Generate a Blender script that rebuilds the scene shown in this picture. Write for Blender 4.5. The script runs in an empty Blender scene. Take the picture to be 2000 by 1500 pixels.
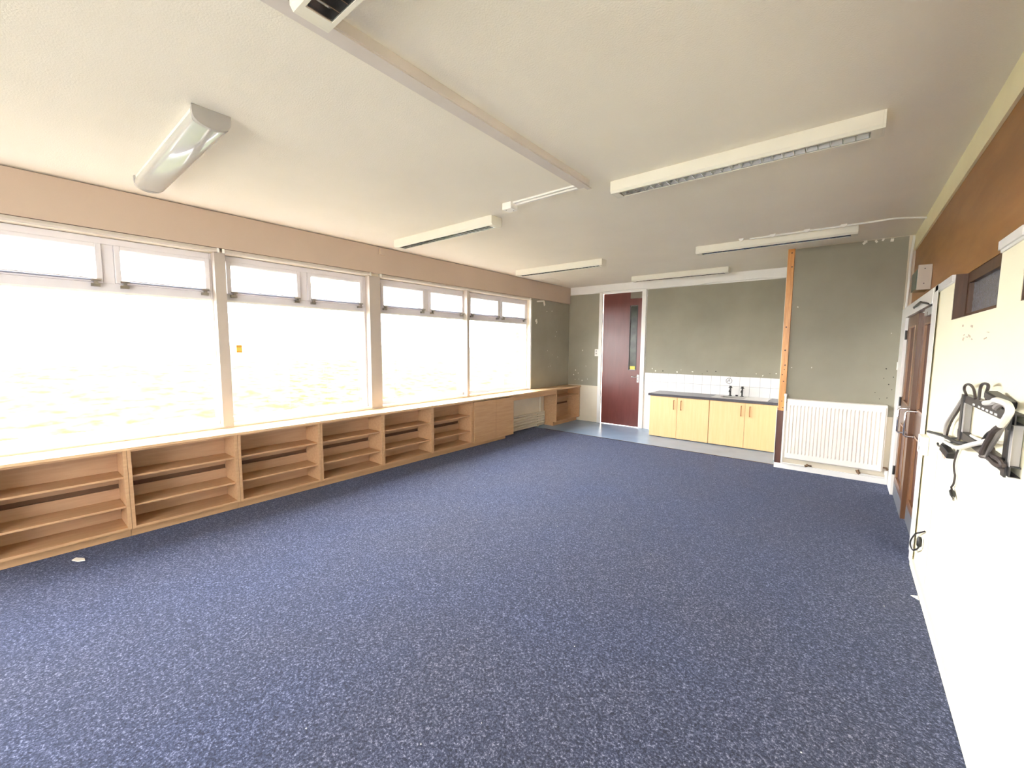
import bpy, bmesh, math, random
from mathutils import Vector, Matrix, Euler
random.seed(7)
scene = bpy.context.scene
COL = scene.collection
PI = math.pi

# ------------------------------------------------------------------ materials
def new_mat(name):
    m = bpy.data.materials.new(name); m.use_nodes = True
    nt = m.node_tree
    return m, nt, nt.nodes['Principled BSDF']

def mat(name, col, rough=.6, metal=0., var=.06, scale=4., bump=0., bscale=200., spec=.5, coat=0.):
    """plain painted / metal / plastic surface with a soft procedural variation"""
    m, nt, b = new_mat(name)
    N, L = nt.nodes, nt.links
    tc = N.new('ShaderNodeTexCoord')
    nz = N.new('ShaderNodeTexNoise'); nz.inputs['Scale'].default_value = scale; nz.inputs['Detail'].default_value = 4
    L.new(tc.outputs['Object'], nz.inputs['Vector'])
    rp = N.new('ShaderNodeValToRGB')
    rp.color_ramp.elements[0].position = .3; rp.color_ramp.elements[1].position = .7
    rp.color_ramp.elements[0].color = tuple(c*(1-var) for c in col)+(1,)
    rp.color_ramp.elements[1].color = tuple(min(1, c*(1+var)) for c in col)+(1,)
    L.new(nz.outputs['Fac'], rp.inputs['Fac']); L.new(rp.outputs['Color'], b.inputs['Base Color'])
    b.inputs['Roughness'].default_value = rough; b.inputs['Metallic'].default_value = metal
    b.inputs['Specular IOR Level'].default_value = spec
    b.inputs['Coat Weight'].default_value = coat
    if bump:
        n2 = N.new('ShaderNodeTexNoise'); n2.inputs['Scale'].default_value = bscale; n2.inputs['Detail'].default_value = 3
        L.new(tc.outputs['Object'], n2.inputs['Vector'])
        bp = N.new('ShaderNodeBump'); bp.inputs['Strength'].default_value = bump; bp.inputs['Distance'].default_value = .004
        L.new(n2.outputs['Fac'], bp.inputs['Height']); L.new(bp.outputs['Normal'], b.inputs['Normal'])
    return m

def wood(name, c1, c2, axis=1, rough=.45, scale=3., spec=.4, stretch=14.):
    m, nt, b = new_mat(name)
    N, L = nt.nodes, nt.links
    tc = N.new('ShaderNodeTexCoord'); mp = N.new('ShaderNodeMapping')
    s = [stretch]*3; s[axis] = 1.
    mp.inputs['Scale'].default_value = s
    L.new(tc.outputs['Object'], mp.inputs['Vector'])
    nz = N.new('ShaderNodeTexNoise'); nz.inputs['Scale'].default_value = scale; nz.inputs['Detail'].default_value = 6; nz.inputs['Distortion'].default_value = .6
    L.new(mp.outputs['Vector'], nz.inputs['Vector'])
    rp = N.new('ShaderNodeValToRGB'); rp.color_ramp.elements[0].position = .32; rp.color_ramp.elements[1].position = .7
    rp.color_ramp.elements[0].color = c1+(1,); rp.color_ramp.elements[1].color = c2+(1,)
    L.new(nz.outputs['Fac'], rp.inputs['Fac']); L.new(rp.outputs['Color'], b.inputs['Base Color'])
    b.inputs['Roughness'].default_value = rough; b.inputs['Specular IOR Level'].default_value = spec
    return m

def glass(name, tint=(1, 1, 1), gloss=.06):
    m, nt, b = new_mat(name)
    N, L = nt.nodes, nt.links; N.remove(b)
    out = N['Material Output']
    t = N.new('ShaderNodeBsdfTransparent'); t.inputs['Color'].default_value = tint+(1,)
    g = N.new('ShaderNodeBsdfGlossy'); g.inputs['Roughness'].default_value = .02
    mx = N.new('ShaderNodeMixShader'); mx.inputs['Fac'].default_value = gloss
    L.new(t.outputs[0], mx.inputs[1]); L.new(g.outputs[0], mx.inputs[2]); L.new(mx.outputs[0], out.inputs['Surface'])
    return m

def carpet_mat():
    m, nt, b = new_mat('navy_cord_carpet')
    N, L = nt.nodes, nt.links
    tc = N.new('ShaderNodeTexCoord')
    n1 = N.new('ShaderNodeTexNoise'); n1.inputs['Scale'].default_value = 95; n1.inputs['Detail'].default_value = 5; n1.inputs['Roughness'].default_value = .75
    L.new(tc.outputs['Object'], n1.inputs['Vector'])
    rp = N.new('ShaderNodeValToRGB'); cr = rp.color_ramp
    cr.elements[0].position = .38; cr.elements[0].color = (.004, .005, .012, 1)
    cr.elements[1].position = .66; cr.elements[1].color = (.29, .30, .39, 1)
    e = cr.elements.new(.50); e.color = (.029, .035, .069, 1)
    e = cr.elements.new(.58); e.color = (.084, .094, .148, 1)
    L.new(n1.outputs['Fac'], rp.inputs['Fac'])
    # large worn patches: slightly greyer / browner wear
    n2 = N.new('ShaderNodeTexNoise'); n2.inputs['Scale'].default_value = .9; n2.inputs['Detail'].default_value = 3
    L.new(tc.outputs['Object'], n2.inputs['Vector'])
    r2 = N.new('ShaderNodeValToRGB'); r2.color_ramp.elements[0].position = .35; r2.color_ramp.elements[1].position = .7
    r2.color_ramp.elements[0].color = (.92, .97, 1.12, 1); r2.color_ramp.elements[1].color = (1.1, 1.02, .96, 1)
    L.new(n2.outputs['Fac'], r2.inputs['Fac'])
    mu = N.new('ShaderNodeMix'); mu.data_type = 'RGBA'; mu.blend_type = 'MULTIPLY'; mu.inputs[0].default_value = 1
    L.new(rp.outputs['Color'], mu.inputs[6]); L.new(r2.outputs['Color'], mu.inputs[7])
    L.new(mu.outputs[2], b.inputs['Base Color'])
    b.inputs['Roughness'].default_value = .9; b.inputs['Specular IOR Level'].default_value = .3
    b.inputs['Sheen Weight'].default_value = .2; b.inputs['Sheen Roughness'].default_value = .5
    b.inputs['Sheen Tint'].default_value = (.55, .65, 1, 1)
    bp = N.new('ShaderNodeBump'); bp.inputs['Strength'].default_value = .8; bp.inputs['Distance'].default_value = .006
    L.new(n1.outputs['Fac'], bp.inputs['Height']); L.new(bp.outputs['Normal'], b.inputs['Normal'])
    return m

def tile_mat():
    m, nt, b = new_mat('white_glazed_tiles')
    N, L = nt.nodes, nt.links
    tc = N.new('ShaderNodeTexCoord')
    mp = N.new('ShaderNodeMapping'); mp.inputs['Rotation'].default_value = (PI/2, 0, 0)
    L.new(tc.outputs['Object'], mp.inputs['Vector'])
    br = N.new('ShaderNodeTexBrick'); br.offset = 0; br.inputs['Scale'].default_value = 1
    br.inputs['Brick Width'].default_value = .155; br.inputs['Row Height'].default_value = .17
    br.inputs['Mortar Size'].default_value = .0022; br.inputs['Mortar Smooth'].default_value = .2
    br.inputs['Color1'].default_value = (.86, .85, .82, 1); br.inputs['Color2'].default_value = (.83, .82, .80, 1)
    br.inputs['Mortar'].default_value = (.30, .29, .33, 1)
    L.new(mp.outputs['Vector'], br.inputs['Vector']); L.new(br.outputs['Color'], b.inputs['Base Color'])
    b.inputs['Roughness'].default_value = .12
    return m

def brick_mat():
    m, nt, b = new_mat('orange_brick')
    N, L = nt.nodes, nt.links
    tc = N.new('ShaderNodeTexCoord')
    mp = N.new('ShaderNodeMapping'); mp.inputs['Rotation'].default_value = (PI/2, 0, 0)
    L.new(tc.outputs['Object'], mp.inputs['Vector'])
    br = N.new('ShaderNodeTexBrick'); br.inputs['Scale'].default_value = 1
    br.inputs['Brick Width'].default_value = .225; br.inputs['Row Height'].default_value = .075; br.inputs['Mortar Size'].default_value = .01
    br.inputs['Color1'].default_value = (.45, .20, .09, 1); br.inputs['Color2'].default_value = (.6, .32, .15, 1); br.inputs['Mortar'].default_value = (.7, .66, .6, 1)
    L.new(mp.outputs['Vector'], br.inputs['Vector']); L.new(br.outputs['Color'], b.inputs['Base Color'])
    b.inputs['Roughness'].default_value = .9
    return m

def grass_mat():
    m, nt, b = new_mat('dry_sunlit_grass')
    N, L = nt.nodes, nt.links
    tc = N.new('ShaderNodeTexCoord')
    n1 = N.new('ShaderNodeTexNoise'); n1.inputs['Scale'].default_value = 2.6; n1.inputs['Detail'].default_value = 8; n1.inputs['Roughness'].default_value = .7
    L.new(tc.outputs['Object'], n1.inputs['Vector'])
    rp = N.new('ShaderNodeValToRGB'); rp.color_ramp.elements[0].position = .44; rp.color_ramp.elements[1].position = .61
    rp.color_ramp.elements[0].color = (.047, .050, .038, 1); rp.color_ramp.elements[1].color = (.041, .044, .004, 1)
    L.new(n1.outputs['Fac'], rp.inputs['Fac']); L.new(rp.outputs['Color'], b.inputs['Base Color'])
    b.inputs['Roughness'].default_value = 1; b.inputs['Specular IOR Level'].default_value = .1
    return m

M = dict(
    carpet=carpet_mat(),
    vinyl=mat('blue_grey_vinyl', (.25, .37, .54), .26, var=.08, scale=2.5),
    ceiling=mat('cream_textured_ceiling_paint', (.89, .84, .735), .9, var=.025, scale=1.2, bump=.35, bscale=120, spec=.2),
    peach=mat('peach_cream_paint', (.53, .42, .33), .7, var=.03, scale=2, bump=.1, bscale=90, spec=.3),
    beam=mat('pale_painted_trunking', (.68, .62, .57), .6, var=.03),
    yellowwall=mat('pale_yellow_wall_paint', (.93, .87, .65), .75, var=.02, scale=1.5, bump=.12, bscale=70, spec=.3),
    creamwall=mat('cream_wall_paint', (.80, .72, .58), .75, var=.04, scale=2.5, bump=.1, bscale=80, spec=.3),
    white=mat('white_gloss_paint', (.86, .84, .80), .35, var=.02),
    yellowstrip=mat('yellow_cream_paint', (.98, .90, .60), .6, var=.03),
    upvc=mat('white_upvc', (.73, .70, .725), .3, var=.015),
    post=mat('cream_post_paint', (.49, .43, .375), .5, var=.03),
    rail=mat('cream_metal_rail', (.56, .51, .44), .4, var=.02),
    board=mat('taupe_felt_board', (.34, .32, .252), .95, var=.10, scale=1.3, bump=.25, bscale=260, spec=.15),
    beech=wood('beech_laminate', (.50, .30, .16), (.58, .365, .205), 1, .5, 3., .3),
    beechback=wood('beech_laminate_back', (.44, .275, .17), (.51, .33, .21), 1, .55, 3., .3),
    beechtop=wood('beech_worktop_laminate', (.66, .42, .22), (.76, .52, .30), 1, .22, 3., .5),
    maple=wood('pale_maple_laminate', (.80, .52, .245), (.85, .57, .285), 2, .4, 2.5, .4),
    maplegap=mat('dark_cabinet_gap', (.16, .08, .04), .8),
    pine=wood('orange_varnished_pine', (.58, .23, .045), (.80, .38, .09), 2, .35, 4., .5),
    darkwood=wood('dark_brown_stained_wood', (.085, .030, .018), (.13, .048, .028), 2, .4, 4., .5),
    slotshade=mat('dark_brown_slot_shade', (.13, .065, .035), .8),  # shade colour for the gap in the shelf backs
    bounceground=mat('pale_bounce_ground', (.50, .47, .42), .9, var=.1, scale=3),  # pale surface of the added ground that throws daylight up
    knot=mat('dark_pine_knot', (.10, .035, .012), .5),
    plywood=wood('varnished_brown_plywood', (.30, .13, .028), (.39, .18, .045), 1, .38, 2., .5, 5.),
    reddoor=wood('red_brown_door_paint', (.135, .036, .030), (.165, .047, .038), 2, .28, 2., .5, 6.),
    doorpanel=wood('brown_varnished_door', (.115, .050, .022), (.17, .078, .034), 2, .3, 3., .6),
    bead=wood('light_brown_bead', (.26, .125, .055), (.33, .17, .08), 2, .3, 3., .6),
    closer=mat('grey_brown_metal_cover', (.22, .19, .15), .4, .3),
    granite=mat('black_speckled_worktop', (.045, .040, .050), .3, var=.5, scale=160),
    steel=mat('brushed_stainless_steel', (.45, .43, .40), .3, 1., var=.04, scale=30),
    chrome=mat('chrome', (.75, .75, .76), .12, 1., var=.02),
    copper=mat('satin_copper_toned_steel', (.45, .22, .10), .35, .6, var=.03),
    rod=mat('grey_blue_anodised_rod', (.30, .32, .42), .3, .8, var=.03),
    darkmetal=mat('black_rack_metal', (.035, .032, .032), .4, .2, var=.1),
    black=mat('black_plastic', (.015, .014, .015), .4),
    greycable=mat('grey_cable_sheath', (.36, .33, .30), .5, var=.08, scale=10),
    whitecable=mat('white_cable_sheath', (.80, .77, .72), .45),
    browncable=mat('dark_brown_cable_sheath', (.06, .045, .04), .5),
    redwire=mat('pale_red_wire', (.65, .42, .38), .5),
    plastic=mat('white_plastic', (.85, .83, .78), .35),
    greyplastic=mat('grey_plastic', (.40, .38, .36), .5),
    lampbody=mat('cream_lamp_enamel', (.80, .77, .66), .45, var=.02),
    louvre=mat('mirror_louvre_aluminium', (.40, .40, .41), .12, 1.),
    louvredark=mat('dark_louvre_cavity', (.26, .26, .26), .2, .9),
    tube=mat('white_fluorescent_tube', (.85, .85, .82), .25),
    diffuser=mat('frosted_acrylic_diffuser', (.52, .52, .49), .10, var=.02, coat=.6, spec=.8),
    radiator=mat('white_radiator_enamel', (.88, .83, .76), .35, var=.015),
    ivory=mat('ivory_pipe_paint', (.74, .68, .55), .5, var=.06, scale=8),
    brass=mat('dull_brass_valve', (.25, .16, .09), .4, .8),
    tiles=tile_mat(), brick=brick_mat(), grass=grass_mat(),
    glass=glass('clear_window_glass'),
    visionglass=mat('dark_wired_vision_glass', (.055, .060, .045), .2, var=.35, scale=8, spec=.3),
    obscure=mat('obscured_grey_corridor_glass', (.17, .17, .19), .25, var=.25, scale=60, bump=.4, bscale=120, spec=.8),
    frame_dark=wood('dark_brown_window_frame', (.075, .034, .016), (.11, .05, .024), 2, .4, 4.),
    green=mat('dark_green_sign_acrylic', (.035, .065, .04), .15, var=.2, spec=.7),
    signcap=mat('grey_pink_metal_cap', (.50, .44, .37), .5),
    orange=mat('orange_sticker', (.85, .42, .06), .6), yellow=mat('yellow_sticker', (.85, .70, .12), .6),
    paper=mat('white_paper', (.85, .82, .75), .8), signgrey=mat('grey_print', (.18, .18, .20), .6),
    plasterstain=mat('bare_plaster', (.62, .50, .38), .9, var=.2, scale=20),
    kick=mat('grey_aluminium_kick_plate', (.34, .35, .37), .35, .7),
    dark=mat('dark_void_paint', (.03, .025, .02), .9),
)

# ------------------------------------------------------------------ mesh builder
class MB:
    def __init__(s): s.bm = bmesh.new()
    def box(s, x0, x1, y0, y1, z0, z1):
        v = [s.bm.verts.new(p) for p in ((x0,y0,z0),(x1,y0,z0),(x1,y1,z0),(x0,y1,z0),(x0,y0,z1),(x1,y0,z1),(x1,y1,z1),(x0,y1,z1))]
        for f in ((0,3,2,1),(4,5,6,7),(0,1,5,4),(1,2,6,5),(2,3,7,6),(3,0,4,7)): s.bm.faces.new([v[i] for i in f])
        return s
    def obox(s, c, size, rot):
        R = Euler(rot).to_matrix(); c = Vector(c); h = Vector(size)/2
        pts = [c+R@Vector((sx*h.x, sy*h.y, sz*h.z)) for sz in (-1,1) for sx,sy in ((-1,-1),(1,-1),(1,1),(-1,1))]
        v = [s.bm.verts.new(p) for p in pts]
        for f in ((0,3,2,1),(4,5,6,7),(0,1,5,4),(1,2,6,5),(2,3,7,6),(3,0,4,7)): s.bm.faces.new([v[i] for i in f])
        return s
    def ring(s, axis, a0, a1, b0, b1, c0, c1, w):
        """rectangular ring frame: flat along axis 'x' or 'y'; a = thickness range, b/c = in-plane ranges; w = width or (l,r,bottom,top)"""
        l, r, bo, t = (w,)*4 if not isinstance(w, tuple) else w
        def bb(p0,p1,q0,q1):
            if axis == 'x': s.box(a0,a1,p0,p1,q0,q1)
            else: s.box(p0,p1,a0,a1,q0,q1)
        bb(b0,b0+l,c0,c1); bb(b1-r,b1,c0,c1); bb(b0+l,b1-r,c0,c0+bo); bb(b0+l,b1-r,c1-t,c1)
        return s
    def tube(s, pts, r, n=8, smooth=0, cap=True):
        P = [Vector(p) for p in pts]
        if smooth and len(P) > 2:
            Q = []
            for i in range(len(P)-1):
                p0 = P[max(i-1,0)]; p1 = P[i]; p2 = P[i+1]; p3 = P[min(i+2,len(P)-1)]
                for k in range(smooth):
                    t = k/smooth
                    Q.append(.5*((2*p1)+(p2-p0)*t+(2*p0-5*p1+4*p2-p3)*t*t+(3*p1-p0-3*p2+p3)*t**3))
            Q.append(P[-1]); P = Q
        rings = []; up = None
        for i, p in enumerate(P):
            d = (P[min(i+1,len(P)-1)]-P[max(i-1,0)])
            if d.length < 1e-9: d = Vector((0,0,1))
            d.normalize()
            if up is None:
                up = Vector((0,0,1)) if abs(d.z) < .9 else Vector((1,0,0))
            u = (up-d*up.dot(d))
            if u.length < 1e-6: u = d.orthogonal()
            u.normalize(); w = d.cross(u); up = u
            rr = r[i] if isinstance(r, (list, tuple)) and len(r) == len(P) else (r if not isinstance(r,(list,tuple)) else r[0])
            rings.append([s.bm.verts.new(p+(u*math.cos(2*PI*k/n)+w*math.sin(2*PI*k/n))*rr) for k in range(n)])
        for a, b in zip(rings, rings[1:]):
            for k in range(n): s.bm.faces.new((a[k], a[(k+1)%n], b[(k+1)%n], b[k]))
        if cap:
            s.bm.faces.new(rings[0][::-1]); s.bm.faces.new(rings[-1])
        return s
    def prism(s, poly, axis, a0, a1):
        """extrude a 2-D polygon along an axis; poly in the other two axes' order"""
        def P(q, a):
            return {'x': (a,q[0],q[1]), 'y': (q[0],a,q[1]), 'z': (q[0],q[1],a)}[axis]
        A = [s.bm.verts.new(P(q,a0)) for q in poly]; B = [s.bm.verts.new(P(q,a1)) for q in poly]
        n = len(poly)
        for k in range(n): s.bm.faces.new((A[k], A[(k+1)%n], B[(k+1)%n], B[k]))
        s.bm.faces.new(A[::-1]); s.bm.faces.new(B)
        return s
    def quadstrip(s, A, B):
        a = [s.bm.verts.new(p) for p in A]; b = [s.bm.verts.new(p) for p in B]
        for k in range(len(a)-1): s.bm.faces.new((a[k], a[k+1], b[k+1], b[k]))
        return s

def base(o):
    return o.matrix_basis.translation.copy() if o else Vector((0,0,0))
def world_origin(o):
    v = Vector((0,0,0))
    while o: v += o.location; o = o.parent
    return v
def build(name, mb, m, parent=None, smooth=False, bevel=0., origin=None):
    bm = mb.bm
    bmesh.ops.recalc_face_normals(bm, faces=bm.faces[:])
    if origin is None:
        if parent: origin = world_origin(parent)
        else:
            xs = [v.co for v in bm.verts]
            origin = Vector(((min(c.x for c in xs)+max(c.x for c in xs))/2, (min(c.y for c in xs)+max(c.y for c in xs))/2, min(c.z for c in xs)))
    origin = Vector(origin)
    bmesh.ops.translate(bm, verts=bm.verts[:], vec=-origin)
    me = bpy.data.meshes.new(name); bm.to_mesh(me); bm.free()
    me.materials.append(M[m] if isinstance(m, str) else m)
    if smooth:
        for p in me.polygons: p.use_smooth = True
    o = bpy.data.objects.new(name, me); COL.objects.link(o)
    if parent: o.parent = parent; o.location = origin-world_origin(parent)
    else: o.location = origin
    if smooth:
        md = o.modifiers.new('edges', 'EDGE_SPLIT'); md.split_angle = math.radians(40)
    if bevel:
        md = o.modifiers.new('bevel', 'BEVEL'); md.width = bevel; md.segments = 2; md.limit_method = 'ANGLE'
    return o
def tag(o, label, cat, group=None, kind=None):
    o['label'] = label; o['category'] = cat
    if group: o['group'] = group
    if kind: o['kind'] = kind
    return o
def thing(name, loc, label, cat, group=None, kind=None):
    o = bpy.data.objects.new(name, None); COL.objects.link(o); o.location = loc; o.empty_display_size = .1
    return tag(o, label, cat, group, kind)
def struct(name, mb, m, label, cat, **k):
    return tag(build(name, mb, m, **k), label, cat, kind='structure')
def copy_tree(o, parent=None):
    c = o.copy(); COL.objects.link(c)
    if parent: c.parent = parent
    for ch in list(o.children): copy_tree(ch, c)
    return c

# ------------------------------------------------------------------ camera
yaw, pitch, roll = .68106, -.090921, .0065255
cy, sy, cp, sp = math.cos(yaw), math.sin(yaw), math.cos(pitch), math.sin(pitch)
fw = Vector((-sy*cp, cy*cp, sp)); rt = Vector((cy, sy, 0)); up = rt.cross(fw)
r2 = rt*math.cos(roll)+up*math.sin(roll); u2 = -rt*math.sin(roll)+up*math.cos(roll)
cam = bpy.data.cameras.new('camera'); cam.sensor_width = 36; cam.lens = 807.8*36/2000; cam.clip_start = .05; cam.clip_end = 300
co = bpy.data.objects.new('camera', cam); COL.objects.link(co)
mw = Matrix.Identity(4)
for i in range(3): mw[i][0] = r2[i]; mw[i][1] = u2[i]; mw[i][2] = -fw[i]
mw.translation = Vector((0, 0, 1.65)); co.matrix_world = mw
scene.camera = co

# ------------------------------------------------------------------ room shell
H = 2.955; XW = -4.95; YB = 8.15; YN = -3.2; YR = 6.70; XE = 1.9
struct('floor', MB().box(XW-.2, XE, YN, 6.813, -.12, 0), 'carpet', 'dark navy blue speckled carpet covering the main floor of the room', 'carpet floor')
struct('floor', MB().box(XW-.2, -.71, 6.813, YB+.05, -.12, 0), 'vinyl', 'blue grey sheet vinyl strip in front of the sink cabinets and back door', 'vinyl floor')
struct('trim_1', MB().prism([(6.800, .0), (6.826, .0), (6.822, .004), (6.804, .004)], 'x', -4.68, -.72), 'darkmetal', 'thin dark strip where the navy carpet meets the blue grey vinyl', 'floor strip')
struct('ceiling', MB().box(XW-.25, XE, YN, YB+.2, H, H+.15), 'ceiling', 'cream textured ceiling', 'ceiling')
# left wall with the window opening
w = MB(); w.box(XW-.22, XW, YN, YB, 0, .80); w.box(XW-.22, XW, YN, YB, 2.56, H)
w.box(XW-.22, XW, YN, -1.83, .80, 2.56); w.box(XW-.22, XW, 6.67, YB, .80, 2.56)
struct('wall_left', w, 'creamwall', 'cream wall holding the long row of windows', 'wall')
struct('wall_back', MB().box(XW-.22, -4.136, YB, YB+.2, 0, H), 'creamwall', 'cream end of the back wall between the corner shelf unit and the red brown door', 'wall')
w = MB(); w.box(-3.245, .6, YB, YB+.2, 0, H); w.box(-4.135, -3.245, YB, YB+.2, 2.765, H)
struct('wall_back', w, 'white', 'white back wall behind the sink cabinets and around the red brown door', 'wall')
w = MB(); w.box(-.71, .60, YR, YB-.001, 0, H)
struct('wall_partition', w, 'creamwall', 'cream projecting wall behind the white radiator', 'wall')
# right wall (camera side): lower lining with two recessed windows and the door opening
X0, X1 = .48, .60
w = MB(); w.box(X0, X1, YN, 4.34, 0, 1.828)
w.box(X0, X1, 3.72, 4.34, 1.828, 2.068); w.box(X0, X1, 2.385, 2.70, 1.828, 2.068); w.box(X0, X1, YN, 1.36, 1.828, 2.068)
struct('wall_right', w, 'yellowwall', 'bright pale yellow wall beside the camera holding the black bracket', 'wall')
w = MB()
for y0, y1 in ((3.72, 4.34), (2.385, 2.70), (YN, 1.36)):
    w.box(X0-.014, X1, y0, y1, 2.068, 2.105); w.box(X0-.006, X0, y0, y1, 2.056, 2.068)
struct('trim_2', w, 'white', 'pale ledge moulding along the top of the right wall lining', 'ledge')
struct('trim_3', MB().box(.53, .60, YN, YR, 2.106, 2.775), 'plywood', 'varnished brown plywood panel above the windows and double doors', 'wood panel')
struct('trim_4', MB().box(.515, .60, YN, YR, 2.776, H), 'yellowstrip', 'yellow cream strip between brown plywood panel and ceiling', 'wall strip')
struct('wall_near', MB().box(XW-.2, XE, YN-.15, YN, 0, .82).box(XW-.2, XE, YN-.15, YN, 2.56, H).box(XW-.2, -2.99, YN-.15, YN, .82, 2.56).box(.1, XE, YN-.15, YN, .82, 2.56), 'creamwall', 'cream wall behind the camera, out of view', 'wall')
struct('wall_corridor', MB().box(XE, XE+.1, YN, YB, 0, H), 'creamwall', 'corridor wall beyond the right hand doors, hidden from view', 'wall')
# bulkhead, posts, cornice
struct('trim_5', MB().box(XW, -4.90, YN, 8.10, 2.60, 2.945), 'peach', 'long peach painted boxing above the windows', 'bulkhead')
for i, (y0, y1, lab) in enumerate(((1.39, 1.485, 'cream post between the first and second large windows from the left'),
                                   (3.10, 3.265, 'wide cream post in the middle of the window row'),
                                   (4.895, 4.95, 'narrow pale post between the two farthest windows'),
                                   (-.26, -.17, 'cream window post just out of view on the left'))):
    struct('trim_%d' % (6+i), MB().box(-5.028, -4.93, y0, y1, .805, 2.56), 'post', lab, 'window post', bevel=.003)
b = MB()
for k in range(40):
    a0 = -4.895+(k)*(4.185/40); a1 = a0+4.185/40
    f = lambda a: 2.80+.012*math.sin(a*3.1)+.006*math.sin(a*9)
    b.prism([(a0, f(a0)), (a1, f(a1)), (a1, H-.002), (a0, H-.002)], 'y', 8.10, YB)
struct('trim_10', b, 'white', 'slightly wavy white cornice board at the top of the back wall', 'cornice')
struct('trim_11', MB().box(-5.028, -4.952, 6.672, 6.69, .80, 2.56).box(-4.95, -4.925, 6.645, 6.685, .80, 2.56), 'white', 'white casing beside the farthest window and grey board', 'window casing')
struct('trim_12', MB().box(-5.028, -4.945, -1.83, 6.64, .801, .822), 'white', 'thin white window sill strip at the back of the long counter', 'window sill')
struct('baseboard_partition', MB().box(-.712, .46, 6.68, 6.70, 0, .072), 'white', 'white skirting board under the radiator', 'skirting board', bevel=.003)
struct('baseboard_right', MB().box(.465, .48, YN, 4.30, 0, .07), 'yellowwall', 'pale skirting board along the right wall', 'skirting board')

# ------------------------------------------------------------------ windows
def window(n, y0, y1, big, l, r, label):
    t = thing('window_%d' % n, (-5.07, (y0+y1)/2, .822), label, 'window', kind='structure')
    f = MB()
    f.ring('x', -5.11, -5.03, y0+.001, y1-.001, .823, 2.556, (big[0]-y0, y1-big[1], .062, .055))
    f.box(-5.11, -5.03, big[0], big[1], 2.089, 2.172)
    f.box(-5.11, -5.03, l[1]+.042, r[0]-.042, 2.172, 2.501)
    build('frame', f, 'upvc', t, bevel=.004)
    build('glazing_bead', MB().ring('x', -5.03, -5.024, big[0]-.014, big[1]+.014, .871, 2.103, .012), 'white', t)
    build('pane', MB().box(-5.074, -5.066, big[0]+.001, big[1]-.001, .886, 2.088), 'glass', t)
    for a, c in (l, r):
        s = build('top_sash', MB().ring('x', -5.10, -5.012, a-.04, c+.04, 2.174, 2.500, (.04, .04, .037, .035)), 'upvc', t, bevel=.004)
        build('pane', MB().box(-5.074, -5.066, a+.001, c-.001, 2.212, 2.464), 'glass', s)
        ro = build('opener_rod', MB().tube([(-4.985, a+.02, 2.188), (-4.985, c+.005, 2.188)], .0075, 10), 'rod', t, smooth=True)
        for yy in (a+.015, c-.01):
            k = MB().box(-5.029, -4.998, yy-.028, yy+.028, 2.135, 2.160)
            k.box(-5.010, -4.975, yy-.012, yy+.012, 2.160, 2.179)
            k.tube([(-4.985, yy-.03, 2.188), (-4.985, yy+.03, 2.188)], .0115, 10)
            build('bracket', k, 'steel', ro)
    return t
window(1, -.17, 1.44, (-.10, 1.375), (-.05, .557), (.716, 1.33), 'large white window beside the one with the orange sticker, farthest from the grey boards')
window(2, 1.44, 3.18, (1.50, 3.068), (1.555, 2.214), (2.38, 3.014), 'white window with a small orange sticker on its glass')
window(3, 3.18, 4.95, (3.33, 4.91), (3.37, 4.045), (4.206, 4.856), 'white window right of the wide middle post')
window(4, 4.95, 6.67, (5.03, 6.63), (5.07, 5.765), (5.897, 6.57), 'farthest white window, next to the grey board')
window(5, -1.83, -.17, (-1.77, -.23), (-1.72, -1.07), (-.93, -.29), 'white window beyond the left edge of the view')
t = thing('window_8', (-2.2, YN-.08, .82), 'wide unseen window added behind the camera for fill daylight', 'window', kind='structure')  # unseen opening, added to bring daylight onto the back wall and radiator
f = MB().ring('y', YN-.11, YN-.05, -2.989, .099, .821, 2.559, .06)
for x in (-1.43,): f.box(x-.03, x+.03, YN-.11, YN-.05, .881, 2.499)
build('frame', f, 'upvc', t)
for a, c in ((-2.928, -1.461), (-1.399, .038)): build('pane', MB().box(a, c, YN-.084, YN-.078, .882, 2.498), 'glass', t)
# blind head rails above the windows
for i, (y0, y1, lab) in enumerate(((-.2, 1.43, 'cream blind rail above the nearest large window'),
                                   (1.455, 3.115, 'cream blind rail above the window with the orange sticker'),
                                   (3.25, 6.62, 'long cream blind rail above the two far windows'))):
    t = thing('blind_rail', (-4.93, (y0+y1)/2, 2.56), lab, 'blind rail', 'blind rails over the windows')
    build('rail', MB().prism([(-4.949, 2.562), (-4.915, 2.562), (-4.908, 2.572), (-4.912, 2.596), (-4.949, 2.596)], 'y', y0, y1), 'rail', t)
    for yy in (y0, y1-.02):
        build('end_bracket', MB().box(-4.906, -4.900, yy, yy+.02, 2.556, 2.597), 'plastic', t)

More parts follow.
